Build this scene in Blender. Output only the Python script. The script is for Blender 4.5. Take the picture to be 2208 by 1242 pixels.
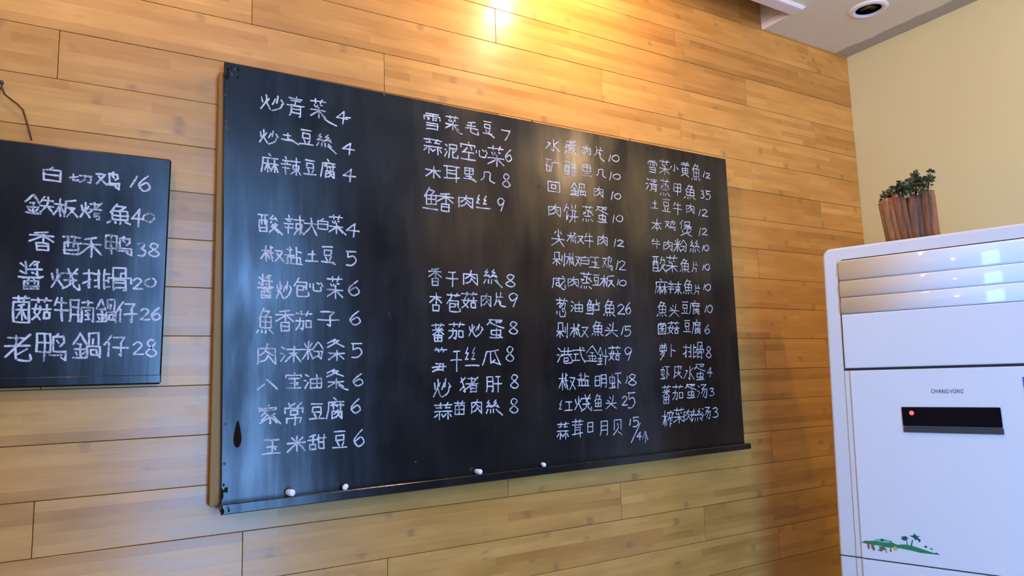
import bpy, bmesh, math, random
from mathutils import Vector, Matrix
random.seed(7)
for o in list(bpy.data.objects): bpy.data.objects.remove(o)
SC = bpy.context.scene
COL = SC.collection

# ------------------------------------------------------------------ camera
# calibrated on the 96 x 953 mm bamboo planks: wall plane y=0, X along the wall, Z up
RT = Vector((0.8579, -0.5128, -0.0292)); DN = Vector((0.0402, 0.1218, -0.9917)); FW = Vector((0.5122, 0.8498, 0.1252))
FOC = 1524.9
CAM = Vector((0, -1.5125, 1.45))
DN = (DN - RT * DN.dot(RT) / RT.dot(RT)).normalized(); RT.normalize(); FW = -DN.cross(RT)
if FW.y < 0: FW = -FW
cd = bpy.data.cameras.new('camera'); cam = bpy.data.objects.new('camera', cd); COL.objects.link(cam)
cd.sensor_width = 36; cd.sensor_fit = 'HORIZONTAL'; cd.lens = FOC / 2208 * 36; cd.clip_start = 0.02
cam.matrix_world = Matrix(((RT.x, -DN.x, -FW.x, CAM.x), (RT.y, -DN.y, -FW.y, CAM.y), (RT.z, -DN.z, -FW.z, CAM.z), (0, 0, 0, 1)))
SC.camera = cam
def ray(x, y): return RT * ((x - 1104) / FOC) + DN * ((y - 621) / FOC) + FW
def onwall(x, y, yy=0.0):
    d = ray(x, y); return CAM + d * ((yy - CAM.y) / d.y)
def proj(p):
    v = Vector(p) - CAM; k = v.dot(FW); return 1104 + FOC * v.dot(RT) / k, 621 + FOC * v.dot(DN) / k
VPX = 1104 + FOC * RT.x / FW.x; VPY = 621 + FOC * DN.x / FW.x

# ------------------------------------------------------------------ world, lights, exposure
SC.view_settings.view_transform = 'Standard'; SC.view_settings.look = 'None'
SC.view_settings.exposure = 0.0; SC.view_settings.gamma = 1; SC.view_settings.use_curve_mapping = False
w = bpy.data.worlds.new('world'); SC.world = w; w.use_nodes = True
w.node_tree.nodes['Background'].inputs[0].default_value = (0.62, 0.8, 1.0, 1)
w.node_tree.nodes['Background'].inputs[1].default_value = 1.0
def light(name, kind, loc, energy, color, target=None, **kw):
    ld = bpy.data.lights.new(name, kind); ld.energy = energy; ld.color = color
    for k, v in kw.items(): setattr(ld, k, v)
    o = bpy.data.objects.new(name, ld); COL.objects.link(o); o.location = loc
    if target is not None: o.rotation_euler = (Vector(target) - Vector(loc)).to_track_quat('-Z', 'Y').to_euler()
    return o
ROOM_Y = -3.0; XL = -3.0; XR = 2.417; ZC = 2.61; PITCH = 0.096; PLEN = 0.953
WIN = (0.18, 1.08, 0.02, 2.52)          # the glazed shop door behind the camera: x0 x1 z0 z1
light('daylight', 'AREA', ((WIN[0] + WIN[1]) / 2, ROOM_Y - 0.05, 1.27), 118, (0.19, 0.45, 1.0),
      target=((WIN[0] + WIN[1]) / 2, 0, 1.27), shape='RECTANGLE', size=0.9, size_y=2.5)
DL = [(-2.2, -0.35), (-2.2, -1.25), (2.146, -1.5), (2.146, -2.75), (1.05, -0.258), (-0.05, -0.258)]  # the last is an added lamp that brightens the upper left planks
for (x, y), e in zip(DL, (3, 3, 18, 4, 15, 4)):
    light('downlight_glow', 'POINT', (x, y, ZC - 0.05), e, (1.0, 0.66, 0.36), shadow_soft_size=0.03)

FILL_PEND = [(-1.2, -2.2)]  # unseen pendant, added as warm fill for the planks and the cream wall
for x, y in FILL_PEND: light('added_fill_glow', 'POINT', (x, y, 2.2), 175, (1.0, 0.62, 0.31), shadow_soft_size=0.062)

# ------------------------------------------------------------------ materials
def mat(name, color=(0.8, 0.8, 0.8), rough=0.5, spec=0.5, metal=0.0, emit=None, estr=0.0, coat=0.0):
    m = bpy.data.materials.new(name); m.use_nodes = True; b = m.node_tree.nodes['Principled BSDF']
    b.inputs['Base Color'].default_value = (*color, 1); b.inputs['Roughness'].default_value = rough
    b.inputs['Specular IOR Level'].default_value = spec; b.inputs['Metallic'].default_value = metal
    b.inputs['Coat Weight'].default_value = coat
    if emit: b.inputs['Emission Color'].default_value = (*emit, 1); b.inputs['Emission Strength'].default_value = estr
    return m
class NT:
    def __init__(s, m): s.t = m.node_tree; s.n = s.t.nodes; s.b = s.n['Principled BSDF']
    def put(s, i, v):
        if hasattr(v, 'is_output'): s.t.links.new(v, i)
        else: i.default_value = v
    def math(s, op, a, b=0.0, c=0.0):
        k = s.n.new('ShaderNodeMath'); k.operation = op
        for j, v in enumerate((a, b, c)): s.put(k.inputs[j], v)
        return k.outputs[0]
    def coord(s, kind='Object'): return s.n.new('ShaderNodeTexCoord').outputs[kind]
    def mapv(s, v, scale=(1, 1, 1), loc=(0, 0, 0)):
        k = s.n.new('ShaderNodeMapping'); s.put(k.inputs['Vector'], v); k.inputs['Scale'].default_value = scale; s.put(k.inputs['Location'], loc); return k.outputs[0]
    def noise(s, v, scale=5, detail=3, rough=0.5):
        k = s.n.new('ShaderNodeTexNoise'); s.put(k.inputs['Vector'], v); k.inputs['Scale'].default_value = scale
        k.inputs['Detail'].default_value = detail; k.inputs['Roughness'].default_value = rough; return k.outputs['Fac']
    def ramp(s, f, stops):
        k = s.n.new('ShaderNodeValToRGB'); s.put(k.inputs[0], f); e = k.color_ramp.elements
        while len(e) < len(stops): e.new(0.5)
        for q, (p, c) in zip(e, stops): q.position = p; q.color = (*c, 1) if len(c) == 3 else c
        return k.outputs[0]
    def mix(s, f, a, b, kind='MIX'):
        k = s.n.new('ShaderNodeMix'); k.data_type = 'RGBA'; k.blend_type = kind; s.put(k.inputs[0], f)
        s.put(k.inputs[6], a if hasattr(a, 'is_output') else (*a, 1)); s.put(k.inputs[7], b if hasattr(b, 'is_output') else (*b, 1)); return k.outputs[2]
    def wn(s, v):
        k = s.n.new('ShaderNodeTexWhiteNoise'); k.noise_dimensions = '3D'; s.put(k.inputs['Vector'], v); return k.outputs['Value']
    def xyz(s, v):
        k = s.n.new('ShaderNodeSeparateXYZ'); s.put(k.inputs[0], v); return k.outputs
    def vec(s, x, y, z):
        k = s.n.new('ShaderNodeCombineXYZ')
        for j, v in enumerate((x, y, z)): s.put(k.inputs[j], v)
        return k.outputs[0]
    def maprange(s, v, a, b, c=0.0, d=1.0):
        k = s.n.new('ShaderNodeMapRange'); k.interpolation_type = 'SMOOTHSTEP'; s.put(k.inputs[0], v)
        for j, q in enumerate((a, b, c, d)): k.inputs[j + 1].default_value = q
        return k.outputs[0]
    def bump(s, h, strength=0.2, dist=0.002):
        k = s.n.new('ShaderNodeBump'); k.inputs['Strength'].default_value = strength; k.inputs['Distance'].default_value = dist
        s.put(k.inputs['Height'], h); s.t.links.new(k.outputs[0], s.b.inputs['Normal'])

def bamboo():
    m = mat('bamboo_plank', rough=0.36, coat=0.22); t = NT(m); t.b.inputs['Coat Roughness'].default_value = 0.16
    oi = t.n.new('ShaderNodeObjectInfo'); rnd = oi.outputs['Random']
    x, y, z = t.xyz(t.coord())
    strip = t.math('FLOOR', t.math('DIVIDE', t.math('ADD', z, 0.048), 0.0192))
    r1 = t.wn(t.vec(strip, t.math('MULTIPLY', rnd, 91.7), 0.3))
    # splices inside a strip every half metre or so
    seg = t.math('FLOOR', t.math('ADD', t.math('MULTIPLY', x, 1.9), t.math('MULTIPLY', r1, 7.0)))
    r2 = t.wn(t.vec(strip, seg, t.math('MULTIPLY', rnd, 57.1)))
    gv = t.vec(t.math('ADD', t.math('MULTIPLY', x, 2.2), t.math('MULTIPLY', rnd, 40.0)), t.math('MULTIPLY', r1, 3.0), t.math('MULTIPLY', z, 60.0))
    grain = t.noise(gv, 2.6, 4, 0.6)
    cloud = t.noise(t.vec(t.math('ADD', t.math('MULTIPLY', x, 4.0), t.math('MULTIPLY', rnd, 13.0)), r1, t.math('MULTIPLY', z, 16.0)), 1.6, 2)
    base = t.ramp(r2, [(0.0, (0.50, 0.235, 0.052)), (0.3, (0.60, 0.30, 0.070)), (0.75, (0.66, 0.34, 0.088)), (1.0, (0.57, 0.275, 0.060))])
    tone = t.ramp(grain, [(0.25, (0.80, 0.75, 0.70)), (0.6, (1.04, 1.03, 1.0))])
    c = t.mix(0.40, base, tone, 'MULTIPLY')
    c = t.mix(0.9, c, t.ramp(cloud, [(0.3, (0.86, 0.82, 0.76)), (0.65, (1.08, 1.07, 1.05))]), 'MULTIPLY')
    c = t.mix(1.0, c, t.ramp(rnd, [(0.0, (0.90, 0.87, 0.84)), (0.5, (1.0, 1.0, 1.0)), (1.0, (1.06, 1.06, 1.07))]), 'MULTIPLY')
    # growth nodes: short dark smudges across one strip
    ph = t.math('FRACT', t.math('ADD', t.math('MULTIPLY', x, 3.3), t.math('MULTIPLY', r1, 11.0)))
    wob = t.noise(t.vec(t.math('MULTIPLY', x, 30.0), rnd, t.math('MULTIPLY', z, 80.0)), 1.0, 2)
    d = t.math('ABSOLUTE', t.math('SUBTRACT', ph, t.math('ADD', 0.46, t.math('MULTIPLY', wob, 0.08))))
    knot = t.maprange(d, 0.006, 0.055, 1.0, 0.0)
    gate = t.maprange(t.wn(t.vec(strip, t.math('MULTIPLY', rnd, 33.0), 5.5)), 0.42, 0.55)
    patch = t.maprange(t.noise(t.vec(t.math('MULTIPLY', x, 9.0), rnd, t.math('MULTIPLY', z, 45.0)), 1.0, 1), 0.42, 0.62)
    k = t.math('MULTIPLY', t.math('MULTIPLY', knot, gate), patch)
    c = t.mix(t.math('MULTIPLY', k, 0.55), c, (0.27, 0.13, 0.055))
    # strip seams
    fz = t.math('FRACT', t.math('DIVIDE', t.math('ADD', z, 0.048), 0.0192))
    seam = t.maprange(t.math('ABSOLUTE', t.math('SUBTRACT', fz, 0.5)), 0.47, 0.50)
    c = t.mix(t.math('MULTIPLY', seam, 0.10), c, (0.25, 0.13, 0.05))
    t.t.links.new(c, t.b.inputs['Base Color'])
    t.put(t.b.inputs['Roughness'], t.maprange(cloud, 0.3, 0.7, 0.34, 0.44))
    t.b.inputs['Anisotropic'].default_value = 0.6
    t.put(t.b.inputs['Tangent'], t.vec(0.0, 0.0, 1.0))
    t.b.inputs['Specular IOR Level'].default_value = 0.42
    t.bump(grain, 0.12, 0.001)
    return m
def board_paint():
    m = mat('blackboard_paint', rough=0.3); t = NT(m); o = t.coord()
    n = t.noise(t.mapv(o, (3.5, 1, 1.2)), 2.0, 4, 0.55); f = t.noise(t.mapv(o, (26, 1, 3.0)), 3.0, 3)
    dust = t.noise(t.mapv(o, (2.0, 1, 2.0)), 2.2, 5, 0.6)
    c = t.ramp(dust, [(0.35, (0.0055, 0.0058, 0.007)), (0.75, (0.015, 0.015, 0.016))])
    c = t.mix(t.math('MULTIPLY', t.maprange(f, 0.62, 0.8), 0.35), c, (0.004, 0.004, 0.006))
    t.t.links.new(c, t.b.inputs['Base Color'])
    t.put(t.b.inputs['Roughness'], t.math('ADD', t.maprange(n, 0.3, 0.7, 0.17, 0.27), t.math('MULTIPLY', f, 0.05)))
    t.b.inputs['Anisotropic'].default_value = 0.5
    t.put(t.b.inputs['Tangent'], t.vec(0.0, 0.0, 1.0))
    st = t.noise(t.mapv(o, (9.0, 1, 1.6)), 1.4, 4, 0.6); st2 = t.noise(t.mapv(o, (1.6, 1, 1.6)), 1.9, 2)
    t.put(t.b.inputs['Specular IOR Level'], t.math('ADD', t.maprange(st, 0.38, 0.66, 0.16, 0.45), t.maprange(st2, 0.35, 0.65, 0.0, 0.32)))
    t.bump(f, 0.10, 0.001)
    return m
def chalk_mat(name='chalk_mark', bright=(0.62, 0.62, 0.65)):
    m = mat(name, rough=0.9, spec=0.1); t = NT(m); o = t.coord()
    n = t.noise(t.mapv(o, (420, 420, 420)), 1.0, 2, 0.6); b = t.noise(t.mapv(o, (30, 30, 30)), 1.0, 2)
    s = t.math('ADD', n, t.math('MULTIPLY', t.math('SUBTRACT', b, 0.5), 0.7))
    c = t.ramp(s, [(0.30, (0.12, 0.12, 0.14)), (0.50, bright), (1.0, bright)])
    t.t.links.new(c, t.b.inputs['Base Color']); return m
def plaster(name, col, rough=0.75, band=None):
    m = mat(name, col, rough, 0.3); t = NT(m); o = t.coord()
    n = t.noise(o, 2.2, 4, 0.55)
    c = t.mix(t.math('MULTIPLY', t.maprange(n, 0.35, 0.75), 0.25), col, tuple(v * 0.86 for v in col))
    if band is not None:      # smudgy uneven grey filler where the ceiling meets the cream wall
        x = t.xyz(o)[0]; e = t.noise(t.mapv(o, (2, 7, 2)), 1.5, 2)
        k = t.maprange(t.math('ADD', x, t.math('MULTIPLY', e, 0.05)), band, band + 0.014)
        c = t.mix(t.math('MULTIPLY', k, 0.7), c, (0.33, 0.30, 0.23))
    t.t.links.new(c, t.b.inputs['Base Color']); t.bump(t.noise(o, 60, 2), 0.06, 0.001); return m

M = {}
M['bamboo'] = bamboo(); M['board'] = board_paint(); M['chalk'] = chalk_mat()
M['chalk_stick'] = mat('chalk_stick', (0.9, 0.9, 0.93), 0.8, 0.1)
M['cream'] = plaster('cream_wall_paint', (0.74, 0.70, 0.40))
M['brown'] = plaster('brown_wall_paint', (0.10, 0.065, 0.04))
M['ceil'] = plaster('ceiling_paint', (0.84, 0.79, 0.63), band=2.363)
M['trim'] = mat('white_moulding', (0.82, 0.80, 0.84), 0.35)
M['dark_gap'] = mat('gap_shadow_board', (0.09, 0.05, 0.02), 0.9, 0.1)
M['floor'] = plaster('floor_tile', (0.16, 0.13, 0.10), 0.4)
M['batten'] = mat('raw_batten', (0.34, 0.17, 0.03), 0.6)
M['ply'] = mat('ply_edge', (0.008, 0.006, 0.007), 0.8, 0.1)
M['black'] = mat('black_gloss', (0.006, 0.006, 0.010), 0.12)
M['hole'] = mat('knot_hole_dark', (0.012, 0.006, 0.003), 0.9, 0.1)
M['nail'] = mat('nail_dark', (0.03, 0.025, 0.025), 0.5)
M['acbody'] = mat('ac_frame_plastic', (0.80, 0.79, 0.79), 0.5, 0.4)
M['acpanel'] = mat('ac_gloss_white', (0.88, 0.89, 0.91), 0.10, 0.55)
M['acgap'] = mat('ac_gap_dark', (0.02, 0.02, 0.025), 0.6)
M['grey'] = mat('metallic_grey', (0.16, 0.16, 0.17), 0.25, 0.5, 0.6)
M['glint'] = mat('chrome_strip', (0.55, 0.54, 0.55), 0.2, 0.5, 0.9)
M['led'] = mat('red_led', (0.8, 0.02, 0.03), 0.4, emit=(1.0, 0.05, 0.07), estr=3.5)
M['bulb'] = mat('bulb_glow', (1, 1, 1), 0.4, emit=(1.0, 0.80, 0.50), estr=60)
M['globe'] = mat('fill_globe_glow', (1, 1, 1), 0.4, emit=(1.0, 0.80, 0.55), estr=8)
M['dlbulb'] = mat('downlight_bulb_glow', (1, 1, 1), 0.4, emit=(1.0, 0.85, 0.62), estr=40)
M['glassoff'] = mat('unlit_bulb', (0.55, 0.52, 0.48), 0.15)
M['can'] = mat('downlight_can', (0.42, 0.38, 0.34), 0.45, metal=0.0)
M['cord'] = mat('brown_cord', (0.10, 0.035, 0.015), 0.8)
M['blue'] = mat('print_blue', (0.02, 0.14, 0.62), 0.35)
M['white'] = mat('print_white', (0.75, 0.78, 0.85), 0.35)
M['ink'] = mat('print_ink', (0.05, 0.055, 0.08), 0.5)
M['green1'] = mat('print_green', (0.03, 0.27, 0.12), 0.4)
M['green2'] = mat('print_teal', (0.02, 0.12, 0.11), 0.4)
M['green3'] = mat('print_mint', (0.25, 0.58, 0.50), 0.4)
M['olive'] = mat('print_olive', (0.22, 0.17, 0.09), 0.4)
M['yellow'] = mat('print_yellow', (0.72, 0.55, 0.10), 0.4)
M['dframe'] = mat('door_frame_dark', (0.10, 0.10, 0.11), 0.4)
def stick_mat():
    m = mat('bark_stick', rough=0.75, spec=0.25); t = NT(m); oi = t.n.new('ShaderNodeObjectInfo')
    o = t.coord(); n = t.noise(t.mapv(o, (60, 60, 9)), 2.0, 3)
    c = t.ramp(oi.outputs['Random'], [(0, (0.20, 0.085, 0.045)), (0.4, (0.26, 0.12, 0.06)), (0.75, (0.32, 0.17, 0.085)), (1, (0.15, 0.085, 0.07))])
    c = t.mix(0.8, c, t.ramp(n, [(0.3, (0.6, 0.55, 0.5)), (0.7, (1.2, 1.15, 1.1))]), 'MULTIPLY')
    t.t.links.new(c, t.b.inputs['Base Color']); t.bump(n, 0.5, 0.003); return m
M['stick'] = stick_mat()
def leaf_mat():
    m = mat('leaf_green', rough=0.5); t = NT(m); n = t.noise(t.coord(), 60, 1)
    t.t.links.new(t.ramp(n, [(0.35, (0.018, 0.030, 0.022)), (0.5, (0.07, 0.085, 0.025)), (0.68, (0.17, 0.16, 0.04))]), t.b.inputs['Base Color']); return m
M['leaf'] = leaf_mat(); M['stem'] = mat('plant_stem', (0.05, 0.05, 0.03), 0.7); M['bloom'] = mat('pale_bloom', (0.62, 0.60, 0.52), 0.6)

# ------------------------------------------------------------------ helpers
def link(name, me, m=None, parent=None, loc=None, **props):
    o = bpy.data.objects.new(name, me); COL.objects.link(o)
    if m is not None: me.materials.append(m)
    if parent: o.parent = parent
    if loc is not None: o.location = loc
    for k, v in props.items(): o[k] = v
    return o
def empty(name, loc=(0, 0, 0), rz=0, **props):
    o = bpy.data.objects.new(name, None); COL.objects.link(o); o.location = loc; o.rotation_euler = (0, 0, rz)
    for k, v in props.items(): o[k] = v
    return o
def mesh(name, V, F, smooth=False):
    me = bpy.data.meshes.new(name); me.from_pydata([tuple(v) for v in V], [], F); me.update()
    if smooth:
        for p in me.polygons: p.use_smooth = True
    return me
def bxmesh(name, x0, x1, y0, y1, z0, z1, bev=0.0, seg=1):
    bm = bmesh.new(); bmesh.ops.create_cube(bm, size=1)
    for v in bm.verts: v.co = Vector(((x0 + x1) / 2 + v.co.x * (x1 - x0), (y0 + y1) / 2 + v.co.y * (y1 - y0), (z0 + z1) / 2 + v.co.z * (z1 - z0)))
    if bev: bmesh.ops.bevel(bm, geom=bm.edges[:], offset=bev, segments=seg, affect='EDGES', profile=0.6)
    me = bpy.data.meshes.new(name); bm.to_mesh(me); bm.free(); return me
def lathe(name, prof, n=24, smooth=True):
    V = []; F = []
    for r, z in prof:
        for i in range(n): a = 2 * math.pi * i / n; V.append((r * math.cos(a), r * math.sin(a), z))
    for j in range(len(prof) - 1):
        for i in range(n): F.append((j * n + i, j * n + (i + 1) % n, (j + 1) * n + (i + 1) % n, (j + 1) * n + i))
    F.append(tuple(range(n - 1, -1, -1))); F.append(tuple(range((len(prof) - 1) * n, len(prof) * n)))
    return mesh(name, V, F, smooth)
def tube(name, pts, r, n=8):
    V = []; F = []; pts = [Vector(p) for p in pts]
    for j, p in enumerate(pts):
        d = (pts[min(j + 1, len(pts) - 1)] - pts[max(j - 1, 0)]).normalized()
        a = d.orthogonal().normalized() if abs(d.y) > 0.9 else d.cross(Vector((0, 1, 0))).normalized(); b = d.cross(a)
        for i in range(n): t = 2 * math.pi * i / n; V.append(p + (a * math.cos(t) + b * math.sin(t)) * r)
    for j in range(len(pts) - 1):
        for i in range(n): F.append((j * n + i, j * n + (i + 1) % n, (j + 1) * n + (i + 1) % n, (j + 1) * n + i))
    F.append(tuple(range(n - 1, -1, -1))); F.append(tuple(range((len(pts) - 1) * n, len(pts) * n)))
    return mesh(name, V, F, True)
def quadbox(name, P, y0, y1, bev=0.0):
    """P: 4 (x,z) corners clockwise from top left; solid between y0 (front) and y1 (rear)"""
    bm = bmesh.new(); vs = [bm.verts.new((x, y, z)) for y in (y0, y1) for x, z in P]
    f = vs[:4]; b = vs[4:]; bm.faces.new(f[::-1]); bm.faces.new(b)
    for i in range(4): bm.faces.new((f[i], f[(i + 1) % 4], b[(i + 1) % 4], b[i]))
    bmesh.ops.recalc_face_normals(bm, faces=bm.faces[:])
    if bev: bmesh.ops.bevel(bm, geom=bm.edges[:], offset=bev, segments=1, affect='EDGES')
    me = bpy.data.meshes.new(name); bm.to_mesh(me); bm.free(); return me

# ------------------------------------------------------------------ the setting
wb = link('wall_back', bxmesh('wall_back', XL - 0.1, XR + 0.1, 0.0135, 0.12, 0, 2.9), M['dark_gap'], kind='structure')
Z0 = 1.45 + 0.5094 * 1.5125                 # height of the joint line above row 0
offs = {0: 0.577, 1: 0.885, 2: 0.277}
nplank = 0; full = None; pmesh = {}
TH = 0.013
for r in range(-6, 24):
    zt = Z0 - r * PITCH; zb = zt - PITCH
    if zb < 0: break
    if zt > 2.9: continue
    x = offs[r % 3]
    while x > XL: x -= PLEN
    while x < XR - 0.002:
        a = max(x, XL); b = min(x + PLEN, XR); L = b - a; key = round(L, 3)
        if key not in pmesh:
            pmesh[key] = bxmesh('plank', -L / 2 + 0.0005, L / 2 - 0.0005, -TH / 2, TH / 2, -PITCH / 2 + 0.0005, PITCH / 2 - 0.0005, 0.0007)
            pmesh[key].materials.append(M['bamboo'])
        nplank += 1
        o = bpy.data.objects.new('plank', pmesh[key]); COL.objects.link(o); o.parent = wb
        o.location = ((a + b) / 2, TH / 2 + 0.0006 * random.random(), (zt + zb) / 2)
        x += PLEN
link('wall_right', bxmesh('wall_right', XR, XR + 0.1, ROOM_Y, 0.013, 0, 2.9), M['cream'], kind='structure')
link('wall_left', bxmesh('wall_left', XL - 0.1, XL, ROOM_Y, 0.0, 0, 2.9), M['brown'], kind='structure')
link('floor', bxmesh('floor', XL - 0.1, XR + 0.1, ROOM_Y - 0.1, 0.013, -0.1, 0), M['floor'], kind='structure')
# rear wall with the door opening
x0, x1, z0, z1 = WIN
V = []; F = []
def addbox(V, F, a, b, c, d, e, f):
    k = len(V); V += [(a, c, e), (b, c, e), (b, d, e), (a, d, e), (a, c, f), (b, c, f), (b, d, f), (a, d, f)]
    F += [(k, k + 3, k + 2, k + 1), (k + 4, k + 5, k + 6, k + 7), (k, k + 1, k + 5, k + 4), (k + 1, k + 2, k + 6, k + 5), (k + 2, k + 3, k + 7, k + 6), (k + 3, k, k + 4, k + 7)]
for a, b, e, f in ((XL, x0, 0, 2.9), (x1, XR, 0, 2.9), (x0, x1, z1, 2.9)): addbox(V, F, a, b, ROOM_Y - 0.1, ROOM_Y, e, f)
link('wall_front', mesh('wall_front', V, F), M['brown'], kind='structure')
dr = link('door_1', quadbox('door_1', [(x0, z1), (x0 + 0.06, z1), (x0 + 0.06, 0), (x0, 0)], ROOM_Y, ROOM_Y + 0.05), M['dframe'], kind='structure')
for nm, P in (('door_jamb', [(x1 - 0.06, z1), (x1, z1), (x1, 0), (x1 - 0.06, 0)]), ('door_head', [(x0 + .06, z1), (x1 - .06, z1), (x1 - .06, z1 - 0.06), (x0 + .06, z1 - 0.06)]),
              ('door_rail', [(x0 + .06, 0.10), (x1 - .06, 0.10), (x1 - .06, 0.0), (x0 + .06, 0.0)])):
    link(nm, quadbox(nm, P, ROOM_Y, ROOM_Y + 0.05), M['dframe'], dr)
# dark door and dark panelling further along the cream wall, beside and behind the camera
d2 = link('door_2', bxmesh('door_2', XR - 0.025, XR - 0.001, -2.86, -1.96, 0.0, 2.32, 0.003), M['brown'], kind='structure')
link('door_frame', bxmesh('door_frame', XR - 0.035, XR - 0.001, -1.958, -1.90, 0.0, 2.38, 0.003), M['brown'], d2)
link('door_frame', bxmesh('door_frame', XR - 0.035, XR - 0.001, -2.92, -2.862, 0.0, 2.38, 0.003), M['brown'], d2)
link('door_frame', bxmesh('door_frame', XR - 0.035, XR - 0.001, -2.861, -1.959, 2.322, 2.38, 0.003), M['brown'], d2)
link('trim_3', bxmesh('trim_3', XR - 0.02, XR - 0.001, -1.895, -1.10, 0.0, 1.70, 0.003), M['brown'], kind='structure')
# ceiling with the lighting slot along the plank wall (x < 1.94, y > -0.125), and a round hole for the downlight
SX, SY = 1.94, -0.125
DX, DY, DR = 2.146, -0.258, 0.040
def ceiling():
    V = []; F = []
    addbox(V, F, XL - 0.1, SX, ROOM_Y - 0.1, SY, ZC, ZC + 0.03)
    addbox(V, F, SX, XR, ROOM_Y - 0.1, DY - 0.09, ZC, ZC + 0.03)
    addbox(V, F, SX, XR, DY + 0.09, 0.0, ZC, ZC + 0.03)
    addbox(V, F, SX, DX - 0.09, DY - 0.09, DY + 0.09, ZC, ZC + 0.03)
    addbox(V, F, DX + 0.09, XR, DY - 0.09, DY + 0.09, ZC, ZC + 0.03)
    # square plate with round hole
    n = 32; k = len(V)
    for i in range(n):
        a = 2 * math.pi * i / n; c, s = math.cos(a), math.sin(a); q = 0.09 / max(abs(c), abs(s))
        V.append((DX + c * q, DY + s * q, ZC)); V.append((DX + c * DR, DY + s * DR, ZC)); V.append((DX + c * DR, DY + s * DR, ZC + 0.03))
    for i in range(n):
        j = (i + 1) % n; F.append((k + 3 * i, k + 3 * j, k + 3 * j + 1, k + 3 * i + 1)); F.append((k + 3 * i + 1, k + 3 * j + 1, k + 3 * j + 2, k + 3 * i + 2))
    # slot sides and the slab over everything
    addbox(V, F, XL - 0.1, SX, SY - 0.02, SY, ZC + 0.03, 2.88)
    addbox(V, F, SX, SX + 0.02, SY - 0.02, 0, ZC + 0.03, 2.88)
    addbox(V, F, XL - 0.1, XR + 0.1, ROOM_Y - 0.1, 0.0, 2.88, 2.95)
    return mesh('ceiling', V, F)
link('ceiling', ceiling(), M['ceil'], kind='structure')
link('trim_1', bxmesh('trim_1', XL, SX - 0.002, SY - 0.045, SY, ZC - 0.014, ZC + 0.012, 0.005, 2), M['trim'], kind='structure')
link('trim_2', bxmesh('trim_2', SX - 0.003, SX + 0.008, SY - 0.045, -0.002, ZC - 0.006, ZC + 0.02, 0.002), M['trim'], kind='structure')

# ------------------------------------------------------------------ ceiling lamps
dl = empty('downlight', (DX, DY, ZC), label='round recessed downlight, unlit, in the white ceiling near the corner', category='downlight')
link('ring', lathe('ring', [(0.040, 0.002), (0.039, -0.004), (0.044, -0.008), (0.056, -0.006), (0.060, 0.0), (0.040, 0.002)], 40), M['trim'], dl)
link('reflector', lathe('reflector', [(0.040, 0.0), (0.036, 0.03), (0.026, 0.055), (0.004, 0.06), (0.024, 0.058), (0.038, 0.03), (0.041, 0.0)], 32), M['can'], dl)
link('bulb', lathe('bulb', [(0.003, 0.050), (0.010, 0.045), (0.013, 0.030), (0.012, 0.018), (0.007, 0.010), (0.001, 0.008)], 20), M['glassoff'], dl, loc=(-0.004, 0.0, 0))
DLAB = ('lit downlight far behind and left of the camera, nearest the plank wall', 'lit downlight far behind and left of the camera, second from the plank wall', 'lit downlight over the cream wall, second in the row from the plank wall', 'lit downlight over the cream wall, third in the row from the plank wall', 'lit downlight in the ceiling just above the middle of the big blackboard', 'added fill downlight, unseen in the ceiling above the small blackboard')
for i, (x, y) in enumerate(DL):
    t = empty('ceiling_downlight', (x, y, ZC), label=DLAB[i], category='downlight', group='lit ceiling downlights')
    link('ring', lathe('ring', [(0.034, 0.0), (0.034, -0.003), (0.050, -0.005), (0.055, 0.0)], 24), M['trim'], t)
    link('bulb', lathe('bulb', [(0.030, -0.001), (0.028, -0.006), (0.012, -0.012), (0.001, -0.013)], 20), M['dlbulb'], t)

for x, y in FILL_PEND:
    t = empty('added_fill_pendant', (x, y, ZC), label='added fill lamp with a glowing globe, unseen behind and left of the camera', category='pendant lamp')
    link('cord', lathe('cord', [(0.003, -0.33), (0.003, 0.0)], 8), M['cord'], t)
    link('globe', lathe('globe', [(0.056 * math.sin(math.pi * k / 16) + 0.0004, -0.41 - 0.056 * math.cos(math.pi * k / 16)) for k in range(17)], 24), M['globe'], t)
    link('cap', lathe('cap', [(0.016, -0.352), (0.016, -0.33), (0.004, -0.32)], 16), M['can'], t)

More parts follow.
